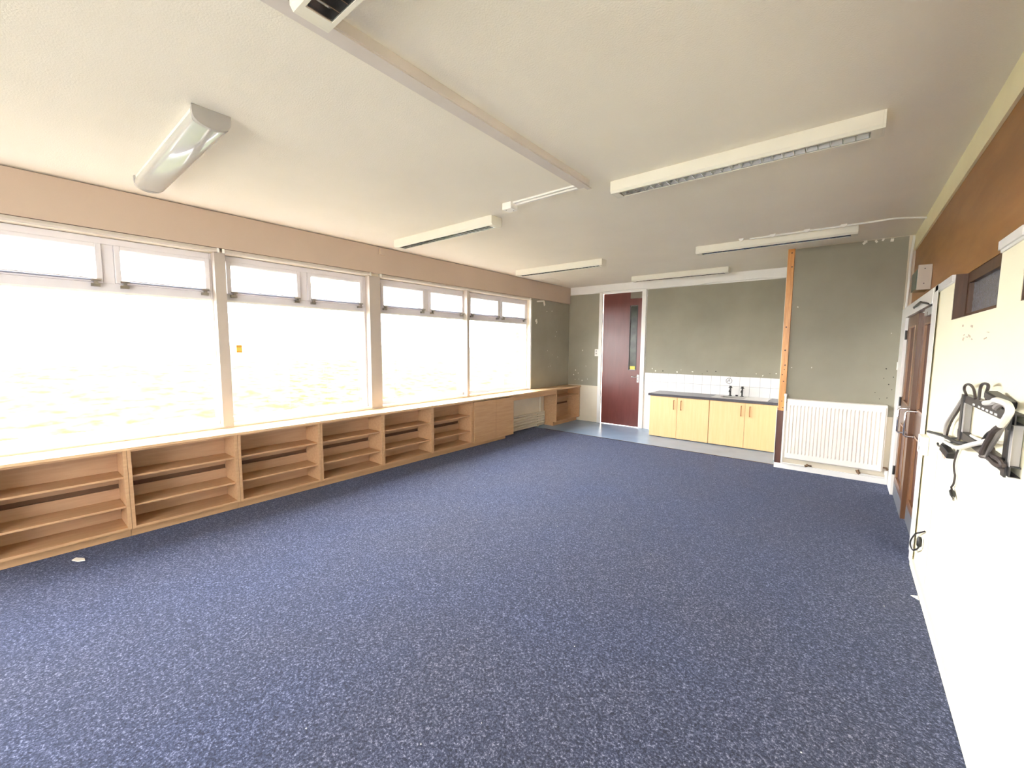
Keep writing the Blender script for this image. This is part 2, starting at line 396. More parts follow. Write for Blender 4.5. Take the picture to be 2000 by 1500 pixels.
# ------------------------------------------------------------------ window counter and its units
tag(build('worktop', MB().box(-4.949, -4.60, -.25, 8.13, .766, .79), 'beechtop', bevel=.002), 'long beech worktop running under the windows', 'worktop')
YD = [-.215, .605, 1.412, 2.235, 3.055, 3.878, 4.70]
UL = ['open beech shelf unit sixth and last in the row counted from the double door cupboard',
      'open beech shelf unit fifth in the row counted from the double door cupboard',
      'open beech shelf unit fourth from the double door cupboard, under the stickered window',
      'open beech shelf unit third from the double door cupboard',
      'open beech shelf unit second from the double door cupboard',
      'open beech shelf unit directly beside the double door cupboard']
def shelf_unit(y0, y1, label, zs, group, xf=-4.62, sidez=.085):
    t = thing('shelf_unit', ((xf-4.91)/2, (y0+y1)/2, 0), label, 'shelf unit', group)
    y0 += .001; y1 -= .001
    for a, c in ((y0, y0+.025), (y1-.025, y1)):
        build('side_panel', MB().box(-4.93, xf, a, c, sidez, .765), 'beech', t, bevel=.0015)
    build('bottom_panel', MB().box(-4.93, xf, y0+.0255, y1-.0255, .085, .107), 'beech', t)
    build('top_rail', MB().box(xf-.05, xf-.002, y0+.0255, y1-.0255, .750, .765), 'beech', t)
    bk = MB().box(-4.93, -4.915, y0+.0255, y1-.0255, .107, .382); bk.box(-4.93, -4.915, y0+.0255, y1-.0255, .425, .749)
    build('back_panel', bk, 'beechback', t)
    build('slot_shade', MB().box(-4.936, -4.931, y0+.0255, y1-.0255, .37, .44), 'slotshade', t)  # dark strip painted as the shade inside the back panel slot
    for z in zs:
        build('shelf', MB().box(-4.914, xf-.03, y0+.026, y1-.026, z-.017, z), 'beech', t, bevel=.001)
    build('plinth', MB().box(-4.72, -4.70, y0, y1, .001, .084), 'beech', t)
    return t
for i in range(6):
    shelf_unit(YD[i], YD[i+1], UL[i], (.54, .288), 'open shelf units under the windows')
# cupboard
t = thing('cupboard', (-4.76, 5.23, 0), 'beech cupboard with two plain doors in the window counter', 'cupboard')
cb = MB(); cb.box(-4.93, -4.625, 4.702, 4.722, .085, .765); cb.box(-4.93, -4.625, 5.70, 5.718, .085, .765); cb.box(-4.93, -4.625, 4.722, 5.70, .085, .105); cb.box(-4.93, -4.915, 4.722, 5.70, .105, .765)
build('carcass', cb, 'beech', t)
for a, c in ((4.725, 5.254), (5.259, 5.735)):
    build('door', MB().box(-4.623, -4.604, a, c, .075, .752), 'beech', t, bevel=.0015)
build('plinth', MB().box(-4.72, -4.70, 4.702, 5.62, .001, .084), 'beech', t)
tag(build('apron_rail', MB().box(-4.64, -4.622, 5.74, 7.158, .675, .764), 'beech'), 'beech rail under the worktop between the cupboard and corner shelf unit', 'rail')
# end unit
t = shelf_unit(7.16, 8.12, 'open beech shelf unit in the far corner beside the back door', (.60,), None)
bk = build('plinth_return', MB().box(-4.92, -4.72, 7.17, 7.188, .001, .084), 'beech', t)
# heating pipes between them
t = thing('pipe_radiator', (-4.89, 6.45, 0), 'old ivory pipe radiator under the far end of the window counter', 'radiator')
for z in (.075, .128, .181, .234, .287):
    build('pipe', MB().tube([(-4.895, 5.76, z), (-4.895, 7.09, z)], .019, 10), 'ivory', t, smooth=True)
build('end_header', MB().box(-4.918, -4.872, 7.09, 7.115, .055, .31), 'ivory', t, bevel=.004)
for y in (5.9, 6.9): build('foot', MB().box(-4.918, -4.90, y, y+.03, .001, .30), 'ivory', t)
build('riser', MB().tube([(-4.895, 6.97, .306), (-4.895, 6.97, .62)], .015, 10), 'ivory', t, smooth=True)
build('riser_collar', MB().tube([(-4.895, 6.97, .62), (-4.895, 6.97, .65)], .024, 10), 'brass', t, smooth=True)

# ------------------------------------------------------------------ pin boards
def board(label, boxes, marks):
    xs = boxes[0]
    t = thing('pinboard', ((xs[0]+xs[1])/2, (xs[2]+xs[3])/2, xs[4]), label, 'pinboard', 'grey felt pinboards')
    b = MB()
    for q in boxes: b.box(*q)
    build('felt_panel', b, 'board', t)
    if marks:
        for kind, mk, m in marks:
            for q in mk: build(kind, q, m, t)
    return t
random.seed(11)
def scraps(n, ax, v, a0, a1, z0, z1, size=.012):
    out = []
    for _ in range(n):
        b = MB()
        a = random.uniform(a0, a1); z = random.uniform(z0, z1); s = size*random.uniform(.4, 1.3); h = size*random.uniform(.4, 1.4)
        if ax == 'x': b.obox((v, a, z), (.004, s, h), (random.uniform(-.6, .6), 0, 0))
        else: b.obox((a, v, z), (s, .004, h), (0, random.uniform(-.6, .6), 0))
        out.append(b)
    return out
board('grey felt board on the window wall beyond the last window', [(-4.949, -4.939, 6.70, 8.138, .792, 2.595)],
      [('paper_scrap', scraps(9, 'x', -4.936, 7.2, 8.0, 1.2, 2.4, .014), 'paper')])
board('narrow grey felt board between the room corner and the red brown door', [(-4.938, -4.20, 8.139, 8.149, .80, 2.785)],
      [('paper_scrap', scraps(11, 'y', 8.136, -4.8, -4.25, .84, 1.7, .018), 'paper')])
board('large grey felt board above the sink counter', [(-3.155, -.712, 8.139, 8.149, 1.142, 2.785)],
      [('paper_scrap', scraps(8, 'y', 8.136, -3.1, -.8, 1.17, 1.23, .02), 'paper'), ('pin_hole', scraps(6, 'y', 8.1375, -3.1, -.8, 1.16, 1.24, .014), 'dark')])
bb = board('grey felt board above the white radiator', [(-.622, .40, 6.689, 6.699, .80, 2.948), (.40, .464, 6.689, 6.699, .83, 2.948)],
      [('paper_scrap', scraps(5, 'y', 6.687, -.58, .45, 2.91, 2.94, .026), 'paper'), ('pin_hole', scraps(9, 'y', 6.6875, .28, .45, .95, 1.5, .010), 'dark'), ('paper_spot', scraps(4, 'y', 6.687, -.6, .4, 1.2, 2.6, .016), 'paper')])
tag(build('torn_paper', MB().obox((-4.925, 6.98, 2.565), (.012, .26, .028), (.12, 0, 0)).obox((-4.915, 7.10, 2.53), (.01, .06, .09), (.5, 0, .2)), 'paper'), 'torn strip of paper hanging under the peach boxing past the last window', 'paper')
tag(build('paper_scrap', MB().obox((-4.925, 6.84, 2.17), (.008, .05, .05), (.4, .2, 0)).obox((-4.92, 6.85, 2.13), (.008, .03, .05), (-.3, .1, 0)), 'paper'), 'small torn white paper on the grey board beside the last window', 'paper')

# ------------------------------------------------------------------ back door
t = thing('door_1', (-3.69, 8.15, 0), 'tall red brown door with a narrow glass strip in the back wall', 'door', kind='structure')
lf = MB(); lf.box(-4.108, -3.505, 8.156, 8.196, .008, 2.76); lf.box(-3.36, -3.262, 8.156, 8.196, .008, 2.76)
lf.box(-3.505, -3.36, 8.156, 8.196, .008, 1.185); lf.box(-3.505, -3.36, 8.156, 8.196, 2.485, 2.76)
build('leaf', lf, 'reddoor', t)
build('vision_panel', MB().box(-3.504, -3.361, 8.172, 8.178, 1.186, 2.484), 'visionglass', t)
build('glazing_bead', MB().ring('y', 8.150, 8.156, -3.515, -3.35, 1.175, 2.495, .011), 'darkmetal', t)
build('glass_label', MB().box(-3.49, -3.385, 8.1695, 8.1715, 1.192, 1.26), 'yellow', t)
h = build('handle_plate', MB().box(-3.325, -3.283, 8.148, 8.156, .93, 1.09), 'steel', t, bevel=.003)
build('lever', MB().tube([(-3.304, 8.148, 1.045), (-3.304, 8.10, 1.045), (-3.32, 8.095, 1.045), (-3.42, 8.095, 1.045)], .010, 10), 'chrome', h, smooth=True)
build('keyhole', MB().box(-3.309, -3.299, 8.1465, 8.1478, .965, .99), 'dark', h)
build('door_closer', MB().box(-3.50, -3.265, 8.118, 8.155, 2.63, 2.755), 'closer', t, bevel=.004)
fr = MB(); fr.box(-4.19, -4.115, 8.112, 8.149, 0, 2.79); fr.box(-3.255, -3.17, 8.112, 8.149, 0, 2.79)
build('door_frame', fr, 'white', t, bevel=.003)
ls = thing('light_switch', (-4.235, 8.13, 1.44), 'white double light switch beside the red brown door', 'light switch')
build('plate', MB().box(-4.278, -4.20, 8.120, 8.138, 1.45, 1.60), 'plastic', ls, bevel=.003)
for z in (1.49, 1.545): build('rocker', MB().box(-4.252, -4.226, 8.115, 8.1195, z, z+.03), 'greyplastic', ls)

# ------------------------------------------------------------------ sink run
def cabinet(x0, x1, label, hx):
    t = thing('sink_cabinet', ((x0+x1)/2, 7.86, 0), label, 'cabinet', 'pale maple cabinets under the sink worktop')
    c = MB(); c.box(x0, x0+.018, 7.592, 8.14, .03, .758); c.box(x1-.018, x1, 7.592, 8.14, .03, .758); c.box(x0+.018, x1-.018, 7.592, 8.14, .03, .05)
    c.box(x0+.018, x1-.018, 8.125, 8.14, .05, .758); c.box(x0+.018, x1-.018, 7.592, 7.61, .72, .758)
    build('carcass', c, 'maple', t)
    build('plinth', MB().box(x0, x1, 7.61, 7.63, .001, .029), 'maplegap', t)
    xm = (x0+x1)/2+hx
    for a, c2, hh in ((x0+.003, xm-.002, xm-.055), (xm+.002, x1-.003, xm+.07)):
        d = build('door', MB().box(a, c2, 7.57, 7.589, .012, .752), 'maple', t, bevel=.002)
        build('handle', MB().tube([(hh, 7.57, .70), (hh, 7.548, .70), (hh, 7.543, .695), (hh, 7.543, .545), (hh, 7.548, .54), (hh, 7.57, .54)], .008, 8), 'copper', d, smooth=True)
    return t
cabinet(-2.82, -1.792, 'pale maple double door cabinet beside the red brown door', -.02)
cabinet(-1.788, -.79, 'pale maple double door cabinet under the sink, beside the partition corner', .04)
wt = MB()
SX0, SX1, SY0, SY1 = -1.78, -.96, 7.66, 8.08
wt.box(-2.85, SX0, 7.55, 8.139, .76, .80); wt.box(SX1, -.712, 7.55, 8.139, .76, .80); wt.box(SX0, SX1, 7.55, SY0, .76, .80); wt.box(SX0, SX1, SY1, 8.139, .76, .80)
tag(build('sink_worktop', wt, 'granite'), 'black speckled worktop on top of the maple sink cabinets', 'worktop')
t = thing('sink', (-1.37, 7.87, .80), 'stainless steel sink with drainer set in the black worktop', 'sink')
rim = MB()
bx0, bx1, by0, by1 = -1.66, -1.30, 7.70, 7.98
for q in ((SX0-.012, bx0, SY0-.012, SY1+.012), (bx0, bx1, SY0-.012, by0), (bx0, bx1, by1, SY1+.012)):
    rim.box(q[0], q[1], q[2], q[3], .801, .807)
# fluted drainer
n = 9
for k in range(n):
    y0 = SY0-.012+(SY1-SY0+.024)*k/n; y1 = SY0-.012+(SY1-SY0+.024)*(k+1)/n
    rim.box(bx1, SX1+.012, y0, y1, .801, .807 if k % 2 == 0 else .804)
build('rim', rim, 'steel', t)
bw = MB()
bw.box(bx0, bx0+.004, by0, by1, .66, .8005); bw.box(bx1-.004, bx1, by0, by1, .66, .8005); bw.box(bx0+.004, bx1-.004, by0, by0+.004, .66, .8005); bw.box(bx0+.004, bx1-.004, by1-.004, by1, .66, .8005); bw.box(bx0, bx1, by0, by1, .655, .66)
build('bowl', bw, 'steel', t)
for x in (-1.57, -1.385):
    tp = MB(); tp.tube([(x, 8.03, .807), (x, 8.03, .82)], .026, 12); tp.tube([(x, 8.03, .82), (x, 8.03, .93)], .013, 10)
    tp.tube([(x, 8.03, .90), (x, 7.99, .915), (x, 7.95, .905), (x, 7.94, .88)], .009, 8, smooth=3)
    k = build('tap', tp, 'darkmetal', t, smooth=True)
    hd = MB(); hd.tube([(x, 8.03, .93), (x, 8.03, .945)], .010, 10); hd.tube([(x, 8.03, .945), (x, 8.03, .985)], .019, 10); hd.tube([(x-.03, 8.03, .955), (x+.03, 8.03, .955)], .006, 6)
    build('tap_head', hd, 'darkmetal', k, smooth=True)
build('plug', MB().tube([(-1.47, 8.045, .807), (-1.47, 8.045, .83)], .02, 10), 'black', t, smooth=True)
tag(build('tile_splashback', MB().box(-3.155, -.712, 8.139, 8.149, .801, 1.141), 'tiles', origin=(-3.155, 8.139, .801)), 'two rows of square white tiles behind the sink', 'tiles')
t = thing('tap_sign', (-1.62, 8.137, 1.06), 'round grey and white sticker on the tiles above the sink taps', 'sticker')
build('disc', MB().tube([(-1.62, 8.1385, 1.062), (-1.62, 8.1365, 1.062)], .052, 32), 'plastic', t)
rg = MB(); n = 32
for k in range(n):
    a, c = 2*PI*k/n, 2*PI*(k+1)/n
    q = [(-1.62+r*math.cos(e), 1.062+r*math.sin(e)) for r, e in ((.052, a), (.052, c), (.043, c), (.043, a))]
    rg.prism(q, 'y', 8.1347, 8.1362)
build('ring', rg, 'signgrey', t)
build('tap_symbol', MB().box(-1.645, -1.60, 8.1347, 8.1362, 1.055, 1.067).box(-1.648, -1.638, 8.1347, 8.1362, 1.035, 1.062).box(-1.624, -1.614, 8.1347, 8.1362, 1.067, 1.086).box(-1.634, -1.602, 8.1347, 8.1362, 1.086, 1.093), 'signgrey', t)

# ------------------------------------------------------------------ partition corner, radiator, pipes
t = thing('corner_post', (-.665, 6.68, .80), 'orange varnished pine post at the corner of the partition', 'post')
build('timber', MB().box(-.702, -.628, 6.668, 6.699, .80, 2.953), 'pine', t, bevel=.002)
for z, x in ((2.90, -.66), (2.72, -.65), (1.93, -.67), (1.62, -.665), (1.42, -.655), (1.29, -.68), (1.20, -.66), (.93, -.665), (1.36, -.66), (.84, -.65)):
    build('knot', MB().tube([(x, 6.6678, z), (x, 6.6672, z)], random.uniform(.006, .011), 8), 'knot', t)
tag(build('corner_batten', MB().box(-.708, -.640, 6.672, 6.699, .073, .798), 'darkwood'), 'dark brown batten below the pine post, beside the radiator pipe', 'batten')
tag(build('corner_strip', MB().box(-.7165, -.7105, 6.66, 6.715, .10, .83), 'white'), 'thin white strip beside the dark brown batten', 'strip')

t = thing('radiator', (-.095, 6.60, .16), 'white panel radiator with vertical flutes on the partition', 'radiator')
x0, x1, zb, zt = -.592, .40, .165, .975
nf = 24; cap = .045
pts = []
pitchf = (x1-x0-.05)/nf
prof = [(x0, 6.615), (x0+.012, 6.592), (x0+.025, 6.592)]
for k in range(nf):
    a = x0+.025+k*pitchf
    prof += [(a+pitchf*.12, 6.592), (a+pitchf*.22, 6.608), (a+pitchf*.34, 6.608), (a+pitchf*.44, 6.592), (a+pitchf, 6.592)]
prof += [(x1-.012, 6.592), (x1, 6.615)]
flat = [(q[0], min(q[1], 6.592) if x0+.02 < q[0] < x1-.02 else q[1]) for q in prof]
rows = [(zb, flat, .012), (zb+.012, flat, 0), (zb+.075, flat, 0), (zb+.095, prof, 0), (zt-.10, prof, 0), (zt-.08, flat, 0), (zt-.03, flat, 0)]
b = MB()
for (za, pa, oa), (zc, pc, oc) in zip(rows, rows[1:]):
    b.quadstrip([(q[0], q[1]+oa, za) for q in pa], [(q[0], q[1]+oc, zc) for q in pc])
b.box(x0, x1, 6.616, 6.63, zb+.005, zt-.03); b.box(x0+.01, x1-.01, 6.664, 6.676, zb+.02, zt-.04)
build('panel', b, 'radiator', t)
build('top_grille', MB().prism([(6.589, zt-.03), (6.589, zt-.006), (6.596, zt), (6.676, zt), (6.676, zt-.03)], 'x', x0-.003, x1+.003), 'radiator', t)
build('side_cover', MB().box(x0-.006, x0-.001, 6.60, 6.676, zb+.01, zt-.031), 'radiator', t)
build('side_cover', MB().box(x1+.001, x1+.006, 6.60, 6.676, zb+.01, zt-.031), 'radiator', t)
v = build('thermostat_valve', MB().tube([(.445, 6.64, .082), (.445, 6.64, .13)], .013, 10).tube([(.445, 6.64, .13), (.445, 6.64, .185)], .02, 12), 'plastic', t, smooth=True)
build('valve_body', MB().tube([(.407, 6.64, .215), (.445, 6.64, .215), (.452, 6.64, .20), (.445, 6.64, .187)], .011, 8), 'brass', t, smooth=True)
t = thing('riser_pipe', (-.618, 6.66, .07), 'white vertical pipe between the pine post and the radiator', 'pipe')
build('riser', MB().tube([(-.622, 6.655, 1.0), (-.622, 6.655, .105), (-.615, 6.655, .088), (-.60, 6.655, .084), (-.36, 6.655, .084)], .012, 10), 'white', t, smooth=True)
build('cap', MB().tube([(-.622, 6.655, 1.0), (-.622, 6.655, 1.035)], .018, 12), 'white', t, smooth=True)
build('branch', MB().tube([(-.611, 6.655, .92), (-.600, 6.655, .92)], .009, 8), 'brass', t, smooth=True)
build('valve', MB().tube([(-.36, 6.655, .084), (-.34, 6.655, .09), (-.325, 6.66, .11)], .017, 10).tube([(-.33, 6.64, .10), (-.29, 6.665, .095)], .01, 8), 'brass', t, smooth=True)
t = bpy.data.objects['radiator']
build('return_pipe', MB().tube([(.20, 6.655, .092), (.42, 6.655, .088), (.445, 6.655, .081)], .010, 10), 'white', t, smooth=True)
build('return_valve', MB().tube([(.20, 6.655, .092), (.185, 6.655, .11), (.175, 6.662, .135)], .018, 10), 'brass', t, smooth=True)

# corner conduit, ceiling cable, switch box
tag(build('corner_conduit', MB().tube([(.505, 6.672, 2.94), (.497, 6.672, 2.80), (.492, 6.672, 2.62), (.494, 6.672, 2.3), (.488, 6.672, 2.1), (.480, 6.672, 1.9), (.478, 6.672, 1.50)], .013, 8, smooth=4), 'plastic', smooth=True), 'white cable conduit running down the corner between grey board and brown plywood', 'conduit')
tag(build('socket_box', MB().box(.452, .505, 6.648, 6.688, 1.40, 1.495), 'plastic', bevel=.004), 'small pale box at the foot of the corner conduit', 'junction box')
tag(build('ceiling_cable', MB().tube([(-1.0, 5.715, 2.943), (.05, 5.715, 2.943), (.20, 5.70, 2.943), (.30, 5.71, 2.943), (.40, 5.76, 2.942), (.512, 5.79, 2.93)], .010, 8, smooth=4), 'plastic', smooth=True), 'white ceiling cable from the lamp near the partition to the brown plywood', 'cable')
for i, x in enumerate((-1.083, -.761, -.438, -.12)):
    pl = ('leftmost', 'second from the left', 'third from the left', 'rightmost')[i]
    tag(build('ceiling_clip', MB().prism([(x+.028*math.cos(PI*k/8), 2.9545-.03*math.sin(PI*k/8)) for k in range(9)], 'y', 5.680, 5.704), 'plastic'), 'small white clip on the ceiling by the partition lamp, %s of four' % pl, 'clip', 'white clips along the ceiling lamp')
tag(build('ceiling_patch', MB().prism([(-4.90, 6.72), (-4.50, 6.72), (-4.52, 7.09), (-4.90, 7.09)], 'z', 2.949, 2.9545), 'ceiling'), 'raised square patch on the ceiling above the last window', 'ceiling patch')
tag(build('wall_sensor', MB().box(-4.899, -4.868, 3.235, 3.315, 2.845, 2.925), 'peach', bevel=.004), 'small square box on the peach boxing above the middle post', 'sensor')

# ------------------------------------------------------------------ ceiling trunking
t = thing('ceiling_trunking', (-1.72, 0, 2.90), 'long pale boxed trunking running along the ceiling', 'trunking')
build('box', MB().box(-1.755, -1.66, YN, 3.0, 2.905, 2.954), 'beam', t, bevel=.003)
build('lid', MB().box(-1.70, -1.664, YN, 3.04, 2.8985, 2.9045), 'beam', t)
tag(build('ceiling_conduit', MB().box(-2.445, -1.70, 3.046, 3.07, 2.932, 2.954).box(-2.445, -1.70, 3.01, 3.03, 2.940, 2.954), 'plastic'), 'thin white conduit from the end of the ceiling trunking to a small box', 'conduit')
t = thing('ceiling_box', (-2.50, 3.0, 2.90), 'small white box on the ceiling at the end of the thin conduit', 'junction box')
build('box', MB().box(-2.55, -2.447, 2.985, 3.085, 2.893, 2.954), 'plastic', t, bevel=.004)
build('screw', MB().tube([(-2.52, 3.01, 2.893), (-2.52, 3.01, 2.891)], .006, 8).tube([(-2.475, 3.06, 2.893), (-2.475, 3.06, 2.891)], .006, 8), 'greyplastic', t)

# ------------------------------------------------------------------ louvre lamps
def louvre_lamp():
    """local: x along length (0..1.63), y 0..0.19 (0 = side facing the camera), z hangs below 0"""
    t = thing('ceiling_lamp', (0, 0, 0), 'x', 'ceiling lamp', 'cream louvre ceiling lamps')
    L_, W, D = 1.63, .155, .092
    h = MB()
    h.prism([(0, -.0), (0, -D+.018), (.012, -D), (.028, -D), (.028, -D+.004), (.004, -D+.03), (.004, -.0)], 'x', .012, L_-.012)
    h.prism([(W, -.0), (W, -D+.018), (W-.012, -D), (W-.028, -D), (W-.028, -D+.004), (W-.004, -D+.03), (W-.004, -.0)], 'x', .012, L_-.012)
    h.box(.012, L_-.012, .004, W-.004, -.008, -.001)
    build('housing', h, 'lampbody', t)
    for a, c in ((0, .0115), (L_-.0115, L_)):
        build('end_cap', MB().prism([(0, -.001), (0, -D+.018), (.012, -D), (W-.012, -D), (W, -D+.018), (W, -.001)], 'x', a, c), 'lampbody', t)
    for a in (.012, L_-.06): build('border', MB().box(a, a+.048, .028, W-.028, -D, -D+.005), 'lampbody', t)
    build('reflector', MB().prism([(.030, -D+.006), (.052, -.03), (W-.052, -.03), (W-.030, -D+.006), (W-.026, -D+.006), (W-.05, -.024), (.05, -.024), (.026, -D+.006)], 'x', .06, L_-.06), 'louvredark', t)
    # mirror louvre: one pressed strip with 26 blades hanging from it
    n = 25; comb = [(.060, -.052), (.060, -.055)]
    for k in range(n+1):
        x = .066+(L_-.132)*k/n
        comb += [(x-.0055, -.055), (x-.002, -D+.003), (x+.002, -D+.003), (x+.0055, -.055)]
    comb += [(L_-.060, -.055), (L_-.060, -.052)]
    bm = MB()
    A = [bm.bm.verts.new((q[0], .034, q[1])) for q in comb]; B = [bm.bm.verts.new((q[0], W-.034, q[1])) for q in comb]
    m_ = len(comb)
    for k in range(m_): bm.bm.faces.new((A[k], A[(k+1) % m_], B[(k+1) % m_], B[k]))
    bm.bm.faces.new(A[::-1]); bm.bm.faces.new(B)
    build('louvre', bm, 'louvre', t)
    return t
LS = [(-1.548, 3.132, 'long louvre lamp alone on the bare ceiling beyond the trunking end, showing most cells'),
      (-1.628, 5.783, 'louvre lamp on the ceiling nearest the partition and its clips'),
      (-4.475, 3.17, 'louvre lamp on the ceiling above the middle windows, behind the thin conduit box'),
      (-4.548, 5.69, 'louvre lamp on the ceiling near the last window and the far left corner'),
      (-3.215, 7.47, 'louvre lamp on the ceiling closest to the back wall, above the red brown door'),
      (-1.655, .745, 'louvre lamp cut off by the top edge beside the ceiling trunking')]
proto = louvre_lamp()
for i, (x, y, lab) in enumerate(LS):
    o = proto if i == 0 else copy_tree(proto)
    o.location = (x, y, H-.001); o['label'] = lab
# diffuser lamp
t = thing('ceiling_lamp', (-3.6, .83, H), 'white lamp with a curved frosted diffuser, the only one without louvres', 'ceiling lamp')
def dsec(y0, y1, zt, zb, n=14):
    ym = (y0+y1)/2; hw = (y1-y0)/2
    return [(y0, zt)]+[(ym-hw*math.cos(PI*k/n), zt-.03-(zt-.03-zb)*math.sin(PI*k/n)**.7) for k in range(n+1)]+[(y1, zt)]
build('base_tray', MB().box(-4.40, -2.87, .75, .915, 2.925, 2.9535), 'plastic', t)
build('diffuser', MB().prism(dsec(.745, .92, 2.924, 2.858), 'x', -4.385, -2.878), 'diffuser', t, smooth=True)
for a, c in ((-4.42, -4.386), (-2.877, -2.85)):
    build('end_cap', MB().prism(dsec(.740, .925, 2.9535, 2.853), 'x', a, c), 'greyplastic', t, smooth=True)

# ------------------------------------------------------------------ double doors on the right
t = thing('door_2', (.50, 5.33, 0), 'pair of brown panelled doors in the right wall', 'door', kind='structure')
fr = MB(); fr.box(.470, .60, 4.341, 4.425, .0, 2.06); fr.box(.462, .60, 6.26, 6.69, .0, 2.105); fr.box(.462, .60, 4.425, 6.26, 1.99, 2.105)
fr.box(.466, .4695, 4.22, 4.425, .072, 2.11); fr.box(.470, .60, 4.341, 4.425, 2.06, 2.105)
build('door_frame', fr, 'white', t, bevel=.003)
def leaf(y0, y1, xf, upper, lower):
    l = MB(); xb = xf+.044
    (ua, ub), (la, lb) = upper, lower
    l.box(xf, xb, y0, ua[0], .01, 1.985); l.box(xf, xb, ua[1], y1, .01, 1.985)
    l.box(xf, xb, ua[0], ua[1], .01, lb[0]); l.box(xf, xb, ua[0], ua[1], lb[1], ub[0]); l.box(xf, xb, ua[0], ua[1], ub[1], 1.985)
    o = build('leaf', l, 'doorpanel', t, bevel=.002)
    for (z0, z1) in (ub, lb):
        build('panel', MB().box(xf+.012, xb-.012, ua[0]+.001, ua[1]-.001, z0+.001, z1-.001), 'darkwood', o)
        build('bead', MB().ring('x', xf-.006, xf+.011, ua[0]+.001, ua[1]-.001, z0+.001, z1-.001, .017), 'bead', o)
    build('kick_plate', MB().box(xf-.003, xf-.0005, y0+.03, y1-.03, .015, .17), 'kick', o)
    return o
far = leaf(5.395, 6.255, .487, ((5.56, 6.05), (1.09, 1.88)), (None, (.24, .86)))
near = leaf(4.43, 5.385, .520, ((4.70, 5.22), (1.09, 1.88)), (None, (.24, .86)))
def pull(o, y, xf, z0, z1):
    p = MB().tube([(xf, y, z1), (xf-.06, y, z1), (xf-.072, y, z1-.012), (xf-.072, y, z0+.012), (xf-.06, y, z0), (xf, y, z0)], .0095, 10)
    h = build('pull_handle', p, 'chrome', o, smooth=True)
    for z in (z0, z1): build('rose', MB().tube([(xf-.008, y, z), (xf-.0005, y, z)], .021, 14), 'chrome', h, smooth=True)
pull(far, 5.47, .487, .84, 1.075)
pull(near, 5.26, .520, .84, 1.075)
for z in (1.80, 1.07, .29):
    build('hinge', MB().tube([(.476, 6.245, z-.05), (.476, 6.245, z+.05)], .009, 8), 'darkmetal', t, smooth=True)
cl = build('door_closer', MB().box(.465, .518, 4.47, 4.80, 1.915, 1.975), 'greyplastic', near, bevel=.006)
build('closer_arm', MB().tube([(.47, 4.52, 1.99), (.435, 4.80, 2.035), (.452, 5.45, 2.04), (.47, 5.6, 2.04)], .008, 8), 'darkmetal', cl, smooth=True)
build('closer_screw', MB().tube([(.463, 4.62, 1.93), (.468, 4.62, 1.93)], .014, 10), 'chrome', cl, smooth=True)
t = thing('exit_sign', (.48, 5.6, 2.13), 'dark green fire exit sign box with a grey end cap above the double doors', 'sign')
build('sign_box', MB().box(.432, .528, 5.226, 5.60, 2.19, 2.36), 'green', t, bevel=.003)
build('end_cap', MB().box(.436, .528, 5.20, 5.2255, 2.175, 2.395), 'signcap', t, bevel=.003)
build('screw', MB().tube([(.48, 5.1995, 2.36), (.48, 5.197, 2.36)], .005, 8).tube([(.48, 5.1995, 2.23), (.48, 5.197, 2.23)], .005, 8), 'darkmetal', t)

# interior corridor windows (recessed)
def inner_window(n, y0, y1, label):
    t = thing('window_%d' % n, (.56, (y0+y1)/2, 1.83), label, 'window', kind='structure')
    f = MB(); f.ring('x', .535, .598, y0+.002, y1-.002, 1.8285, 2.1055, (.03, .05, .035, .06))
    build('frame', f, 'frame_dark', t)
    build('lining', MB().box(.482, .534, y1-.012, y1-.001, 1.829, 2.105).box(.482, .534, y0+.001, y1-.012, 1.829, 1.834), 'frame_dark', t)
    build('pane', MB().box(.555, .562, y0+.033, y1-.053, 1.8645, 2.045), 'obscure', t)
inner_window(6, 2.70, 3.72, 'small dark recessed window nearest the double doors')
inner_window(7, 1.36, 2.385, 'small dark recessed window farther from the double doors')

# ------------------------------------------------------------------ equipment bracket and cables on the right wall
t = thing('wall_bracket', (.465, 2.55, 1.215), 'black slotted metal wall bracket with cables draped over it', 'bracket')
build('top_rail', MB().box(.452, .456, 2.15, 2.975, 1.393, 1.430).box(.456, .4785, 2.15, 2.975, 1.426, 1.430).box(.456, .4785, 2.15, 2.975, 1.393, 1.396), 'darkmetal', t)
for y in (2.36, 2.425, 2.49, 2.555, 2.62, 2.72): build('slot', MB().box(.4508, .4518, y, y+.036, 1.3985, 1.407), 'paper', t)
build('bottom_rail', MB().box(.452, .456, 2.15, 3.02, 1.213, 1.250).box(.456, .4785, 2.15, 3.02, 1.246, 1.250).box(.456, .4785, 2.15, 3.02, 1.213, 1.216), 'darkmetal', t)
for y in (2.925, 2.172):
    u = build('upright', MB().box(.446, .4515, y, y+.045, 1.206, 1.432).box(.4515, .478, y+.041, y+.045, 1.2505, 1.3925), 'darkmetal', t)
    build('edge_strip', MB().box(.450, .4515, y-.030, y-.001, 1.2505, 1.3925).box(.4515, .478, y-.003, y-.001, 1.2505, 1.3925), 'greyplastic', u)
build('corner_plate', MB().box(.438, .4455, 2.150, 2.225, 1.375, 1.425), 'black', t)
def cable(name, pts, r, m, label, cat='cable', group=None, sm=5):
    return tag(build(name, MB().tube(pts, r, 8, smooth=sm), m, smooth=True), label, cat, group)
cable('cable_loop', [(.445,2.862,1.433),(.445,2.874,1.440),(.445,2.918,1.457),(.445,2.905,1.477),(.445,2.837,1.487),(.445,2.766,1.482),(.445,2.718,1.466),(.445,2.68,1.434)], .0055, 'browncable', 'dark cable looping up from the end of the black bracket nearest the doors')
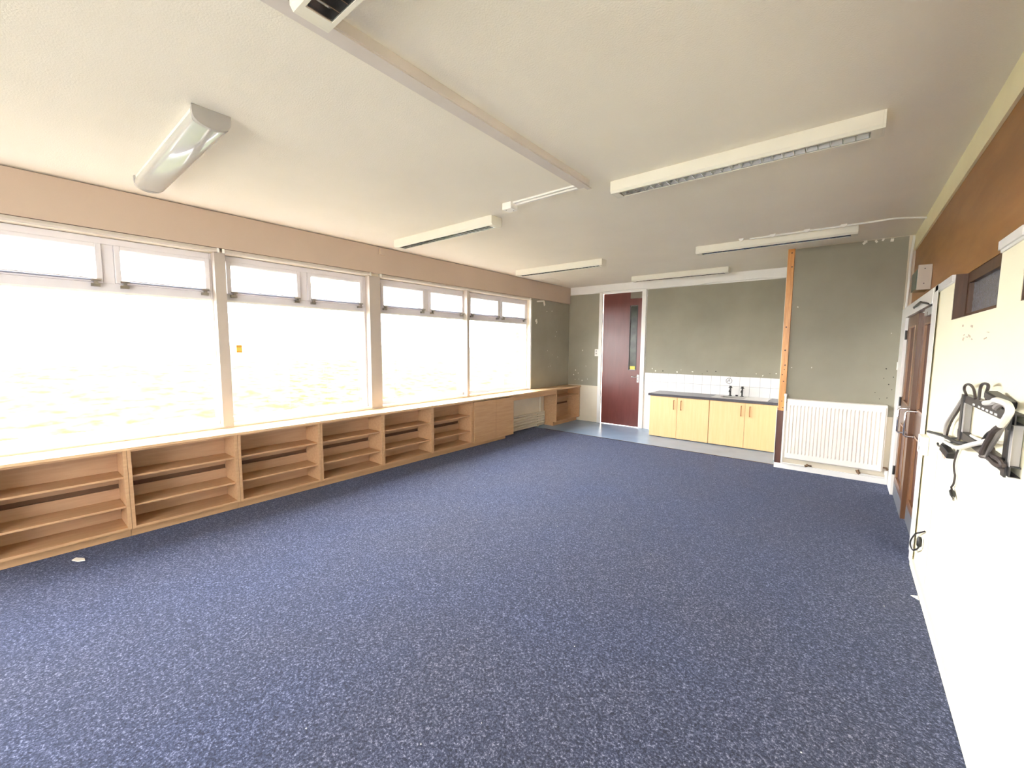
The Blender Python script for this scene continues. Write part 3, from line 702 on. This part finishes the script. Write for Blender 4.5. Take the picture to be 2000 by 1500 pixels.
cable('cable_loop', [(.445,2.62,1.434),(.445,2.62,1.468),(.445,2.608,1.495),(.445,2.568,1.508),(.445,2.508,1.509),(.445,2.493,1.498),(.445,2.514,1.471),(.445,2.50,1.453),(.445,2.458,1.434)], .0055, 'browncable', 'taller dark cable loop above the middle of the black bracket')
cable('cable', [(.455,2.985,1.409),(.45,3.07,1.35),(.45,3.185,1.293),(.45,3.293,1.237),(.45,3.318,1.187),(.45,3.271,1.16)], .0085, 'greycable', 'pale grey cable arching down between the black bracket and the doors')
cable('cable', [(.452,2.985,1.377),(.45,3.058,1.327),(.45,3.156,1.275),(.45,3.225,1.224),(.45,3.26,1.177)], .005, 'browncable', 'dark cable arching down beside the pale grey one')
cable('cable', [(.445,3.862,1.102),(.445,3.75,1.115)]+[(.445,3.586,1.134),(.445,3.277,1.167),(.445,3.104,1.178),(.445,2.938,1.192),(.440,2.74,1.222)], .0085, 'black', 'thick black lead pointing towards the doors under the bracket')
cable('cable', [(.462,3.335,1.148),(.458,3.109,1.186),(.448,2.98,1.208)], .005, 'black', 'thin black lead running up to the bottom rail of the bracket')
cable('cable', [(.46,3.586,1.075),(.46,3.547,1.066),(.46,3.464,1.083),(.46,3.39,1.112),(.46,3.218,1.144),(.455,3.08,1.175)], .0055, 'black', 'black cable end with a small hook below the thick lead')
cable('cable', [(.434,2.29,1.437),(.425,2.201,1.46),(.425,2.154,1.467),(.425,2.105,1.461),(.425,2.083,1.445),(.425,2.105,1.422),(.425,2.135,1.399),(.425,2.168,1.377),(.425,2.199,1.348),(.425,2.247,1.313),(.425,2.298,1.275),(.425,2.328,1.251)], .011, 'greycable', 'thick grey cable bundle drooping over the bracket end farthest from the doors')
cable('cable', [(.425,2.40,1.442),(.415,2.252,1.459),(.41,2.178,1.474),(.405,2.083,1.478),(.405,2.016,1.476),(.405,1.983,1.462),(.405,2.002,1.44),(.408,2.045,1.419),(.408,2.082,1.398)], .010, 'whitecable', 'thick white cable looping out past the end of the bracket')
cable('cable', [(.410,2.10,1.392),(.408,2.15,1.37),(.408,2.19,1.34),(.408,2.235,1.305),(.41,2.285,1.262)], .0085, 'browncable', 'brown cable hanging in front of the thick grey bundle')
cable('cable', [(.446,2.311,1.31),(.44,2.393,1.294),(.435,2.553,1.254),(.435,2.691,1.22),(.437,2.848,1.182),(.44,3.023,1.160),(.45,3.308,1.135)], .010, 'whitecable', 'white cable sagging below the bracket towards the doors')
cable('cable', [(.462,2.327,1.304),(.462,2.48,1.285),(.462,2.633,1.262),(.462,2.78,1.256)], .007, 'whitecable', 'white cable lying along the inside of the bottom rail')
cable('cable', [(.460,2.325,1.368),(.460,2.427,1.336),(.460,2.52,1.304),(.460,2.585,1.260)], .005, 'black', 'thin black cable curving across the opening of the bracket')
cable('cable', [(.445,2.345,1.275),(.436,2.275,1.262),(.436,2.19,1.264),(.440,2.16,1.250),(.436,2.22,1.238),(.436,2.33,1.242),(.436,2.43,1.228)], .009, 'browncable', 'tangled dark brown cable over the bottom rail of the bracket')
cable('cable', [(.474,3.38,1.085),(.474,3.406,1.04),(.474,3.446,1.011),(.474,3.51,1.023),(.474,3.564,1.054)], .0025, 'redwire', 'thin pale red wire hanging in a loop under the black hook')
t = thing('usb_cable', (.468, 3.1, .87), 'black cable with a plug hanging down the white wall', 'cable')
build('lead', MB().tube([(.462,3.02,1.16),(.468,3.063,1.137),(.470,3.116,1.087),(.470,3.138,1.042),(.470,3.113,1.011),(.470,3.085,.992),(.470,3.101,.946),(.470,3.143,.919),(.469,3.115,.910)], .0045, 8, smooth=5), 'browncable', t, smooth=True)
build('plug', MB().tube([(.467,3.115,.910),(.467,3.105,.906),(.467,3.075,.893),(.467,3.060,.887)], [.005,.0105,.0105,.007], 10), 'black', t, smooth=True)
build('plug_tip', MB().tube([(.467,3.060,.887),(.467,3.036,.876)], .005, 6), 'steel', t)
tag(build('transformer_plug', MB().obox((.452,2.35,1.462),(.04,.17,.03),(.15,0,.1)), 'black', bevel=.006), 'black plug block lying on top of the black bracket', 'plug')
tag(build('power_adapter', MB().obox((.452,3.215,1.095),(.035,.10,.04),(.3,0,.2)), 'black', bevel=.006), 'black adapter plug hanging under the sagging white cable', 'plug')
t = thing('socket_outlet', (.465, 4.30, .90), 'white socket box on the wall beside the double doors', 'socket')
build('box', MB().box(.437, .4785, 4.06, 4.215, .90, 1.03), 'plastic', t, bevel=.004)
for z in (.93, .985): build('switch', MB().box(.434, .4368, 4.10, 4.13, z, z+.025), 'greyplastic', t)
tag(build('wall_conduit', MB().box(.4765, .4790, 3.70, 3.73, .075, 1.0), 'yellowwall', bevel=.002), 'thin white vertical cable cover on the white wall', 'conduit')
t = thing('loose_cable', (.46, 4.0, .17), 'short dark cable with a plug curling out of the wall near the floor', 'cable')
build('lead', MB().tube([(.472,3.83,.43),(.462,3.95,.375),(.455,4.06,.324),(.452,4.21,.225),(.452,4.225,.18),(.455,4.11,.185),(.458,3.95,.255),(.46,3.905,.29)], .005, 8, smooth=5), 'black', t, smooth=True)
build('plug', MB().tube([(.46,3.905,.29),(.46,3.90,.30),(.46,3.905,.345),(.46,3.91,.36)], [.008,.014,.014,.009], 10), 'black', t, smooth=True)
# bare plaster patches and stains under the high window and around the bracket
pm = MB(); random.seed(5)
for _ in range(10):
    y = random.uniform(2.75, 3.35); z = random.uniform(1.70, 1.79)
    pm.obox((.4787, y, z), (.002, random.uniform(.01, .05), random.uniform(.003, .012)), (random.uniform(-.2, .2), 0, 0))
tag(build('plaster_chip', pm, 'plasterstain'), 'chipped paint marks under the high recessed window', 'marks', kind='stuff')

# ------------------------------------------------------------------ loose bits
t = thing('window_sticker', (-5.062, 1.62, 1.56), 'orange and yellow sticker on the window glass beside the first post', 'sticker')
build('band', MB().box(-5.0655, -5.0635, 1.585, 1.635, 1.62, 1.645).box(-5.0655, -5.0635, 1.585, 1.635, 1.565, 1.582), 'orange', t)
build('label', MB().box(-5.0655, -5.0635, 1.585, 1.635, 1.582, 1.62), 'yellow', t)
tag(build('feather', MB().prism([(-4.53, .26), (-4.50, .235), (-4.44, .262), (-4.42, .30), (-4.47, .30)], 'z', .001, .006), 'paper'), 'small white scrap of paper on the carpet by the shelf plinth', 'paper')
tag(build('paper_scrap', MB().prism([(.425, 3.74), (.462, 3.70), (.462, 3.76)], 'z', .001, .005), 'paper'), 'tiny white scrap on the carpet edge at the right wall', 'paper')
lint = MB(); random.seed(3)
for _ in range(60):
    x = random.uniform(-4.5, .3); y = random.uniform(.6, 6.7); s = random.uniform(.002, .0055)
    lint.obox((x, y, .003), (s, s*random.uniform(.4, 1.2), .002), (0, 0, random.uniform(0, 3)))
tag(build('carpet_lint', lint, 'paper'), 'tiny white bits of lint scattered over the navy carpet', 'lint', kind='stuff')

# ------------------------------------------------------------------ outside
struct('ground', MB().box(-60, XW-.30, -30, 45, -.5, -.31), 'grass', 'sunlit dry yellowish grass outside the windows', 'grass')
struct('bounce_ground', MB().box(-9, 7, -18, YN-.16, -.3, -.2), 'bounceground', 'unseen pale ground added to bounce daylight up through the window behind the camera', 'bounce_ground')  # added out of view to bounce daylight onto the ceiling
bk = MB()
pts = [(-9, -.25), (-13, .15), (-20, .9), (-28, 1.3), (-58, 1.6), (-58, -.25)]
bk.prism(pts, 'y', -30, 45)
struct('grass_bank', bk, 'grass', 'pale grass bank rising beyond the windows', 'grass bank')
struct('wall_outside', MB().box(-5.42, -5.17, 6.80, 7.05, -.25, 3.0), 'brick', 'orange brick pier outside the farthest window', 'brick pier', origin=(-5.42, 6.80, 0))
struct('roof', MB().box(XW-.5, XE+.3, YN-.3, YB+.4, H+.16, H+.40), 'dark', 'flat roof over the room, out of view', 'roof')

# ------------------------------------------------------------------ light
wd = bpy.data.worlds.new('sky'); scene.world = wd; wd.use_nodes = True
nt = wd.node_tree; bg = nt.nodes['Background']
tc = nt.nodes.new('ShaderNodeTexCoord'); sx = nt.nodes.new('ShaderNodeSeparateXYZ'); rp = nt.nodes.new('ShaderNodeValToRGB')
nt.links.new(tc.outputs['Generated'], sx.inputs[0]); nt.links.new(sx.outputs['Z'], rp.inputs['Fac'])
rp.color_ramp.elements[0].position = 0; rp.color_ramp.elements[0].color = (1, 1, 1, 1)
rp.color_ramp.elements[1].position = 1; rp.color_ramp.elements[1].color = (.85, .92, 1, 1)
nt.links.new(rp.outputs['Color'], bg.inputs['Color'])
bg.inputs['Strength'].default_value = 6.0
sun = bpy.data.lights.new('sun', 'SUN'); sun.energy = 1.5; sun.angle = .02; sun.color = (1, .95, .86)
so = bpy.data.objects.new('sun', sun); COL.objects.link(so)
# sun high behind the building, over the roof: it lights the grass, never the room
d = Vector((-.55, .25, -.80)).normalized()
so.rotation_euler = d.to_track_quat('-Z', 'Y').to_euler(); so.location = (10, -4, 12)

scene.view_settings.view_transform = 'Standard'; scene.view_settings.look = 'None'
scene.view_settings.exposure = 2.15; scene.view_settings.gamma = 1.0; scene.view_settings.use_curve_mapping = False
try:
    scene.cycles.max_bounces = 14; scene.cycles.diffuse_bounces = 8; scene.cycles.glossy_bounces = 5; scene.cycles.transparent_max_bounces = 16
    scene.cycles.sample_clamp_indirect = 12
    scene.cycles.caustics_reflective = False
    scene.cycles.use_denoising = True
except Exception:
    pass
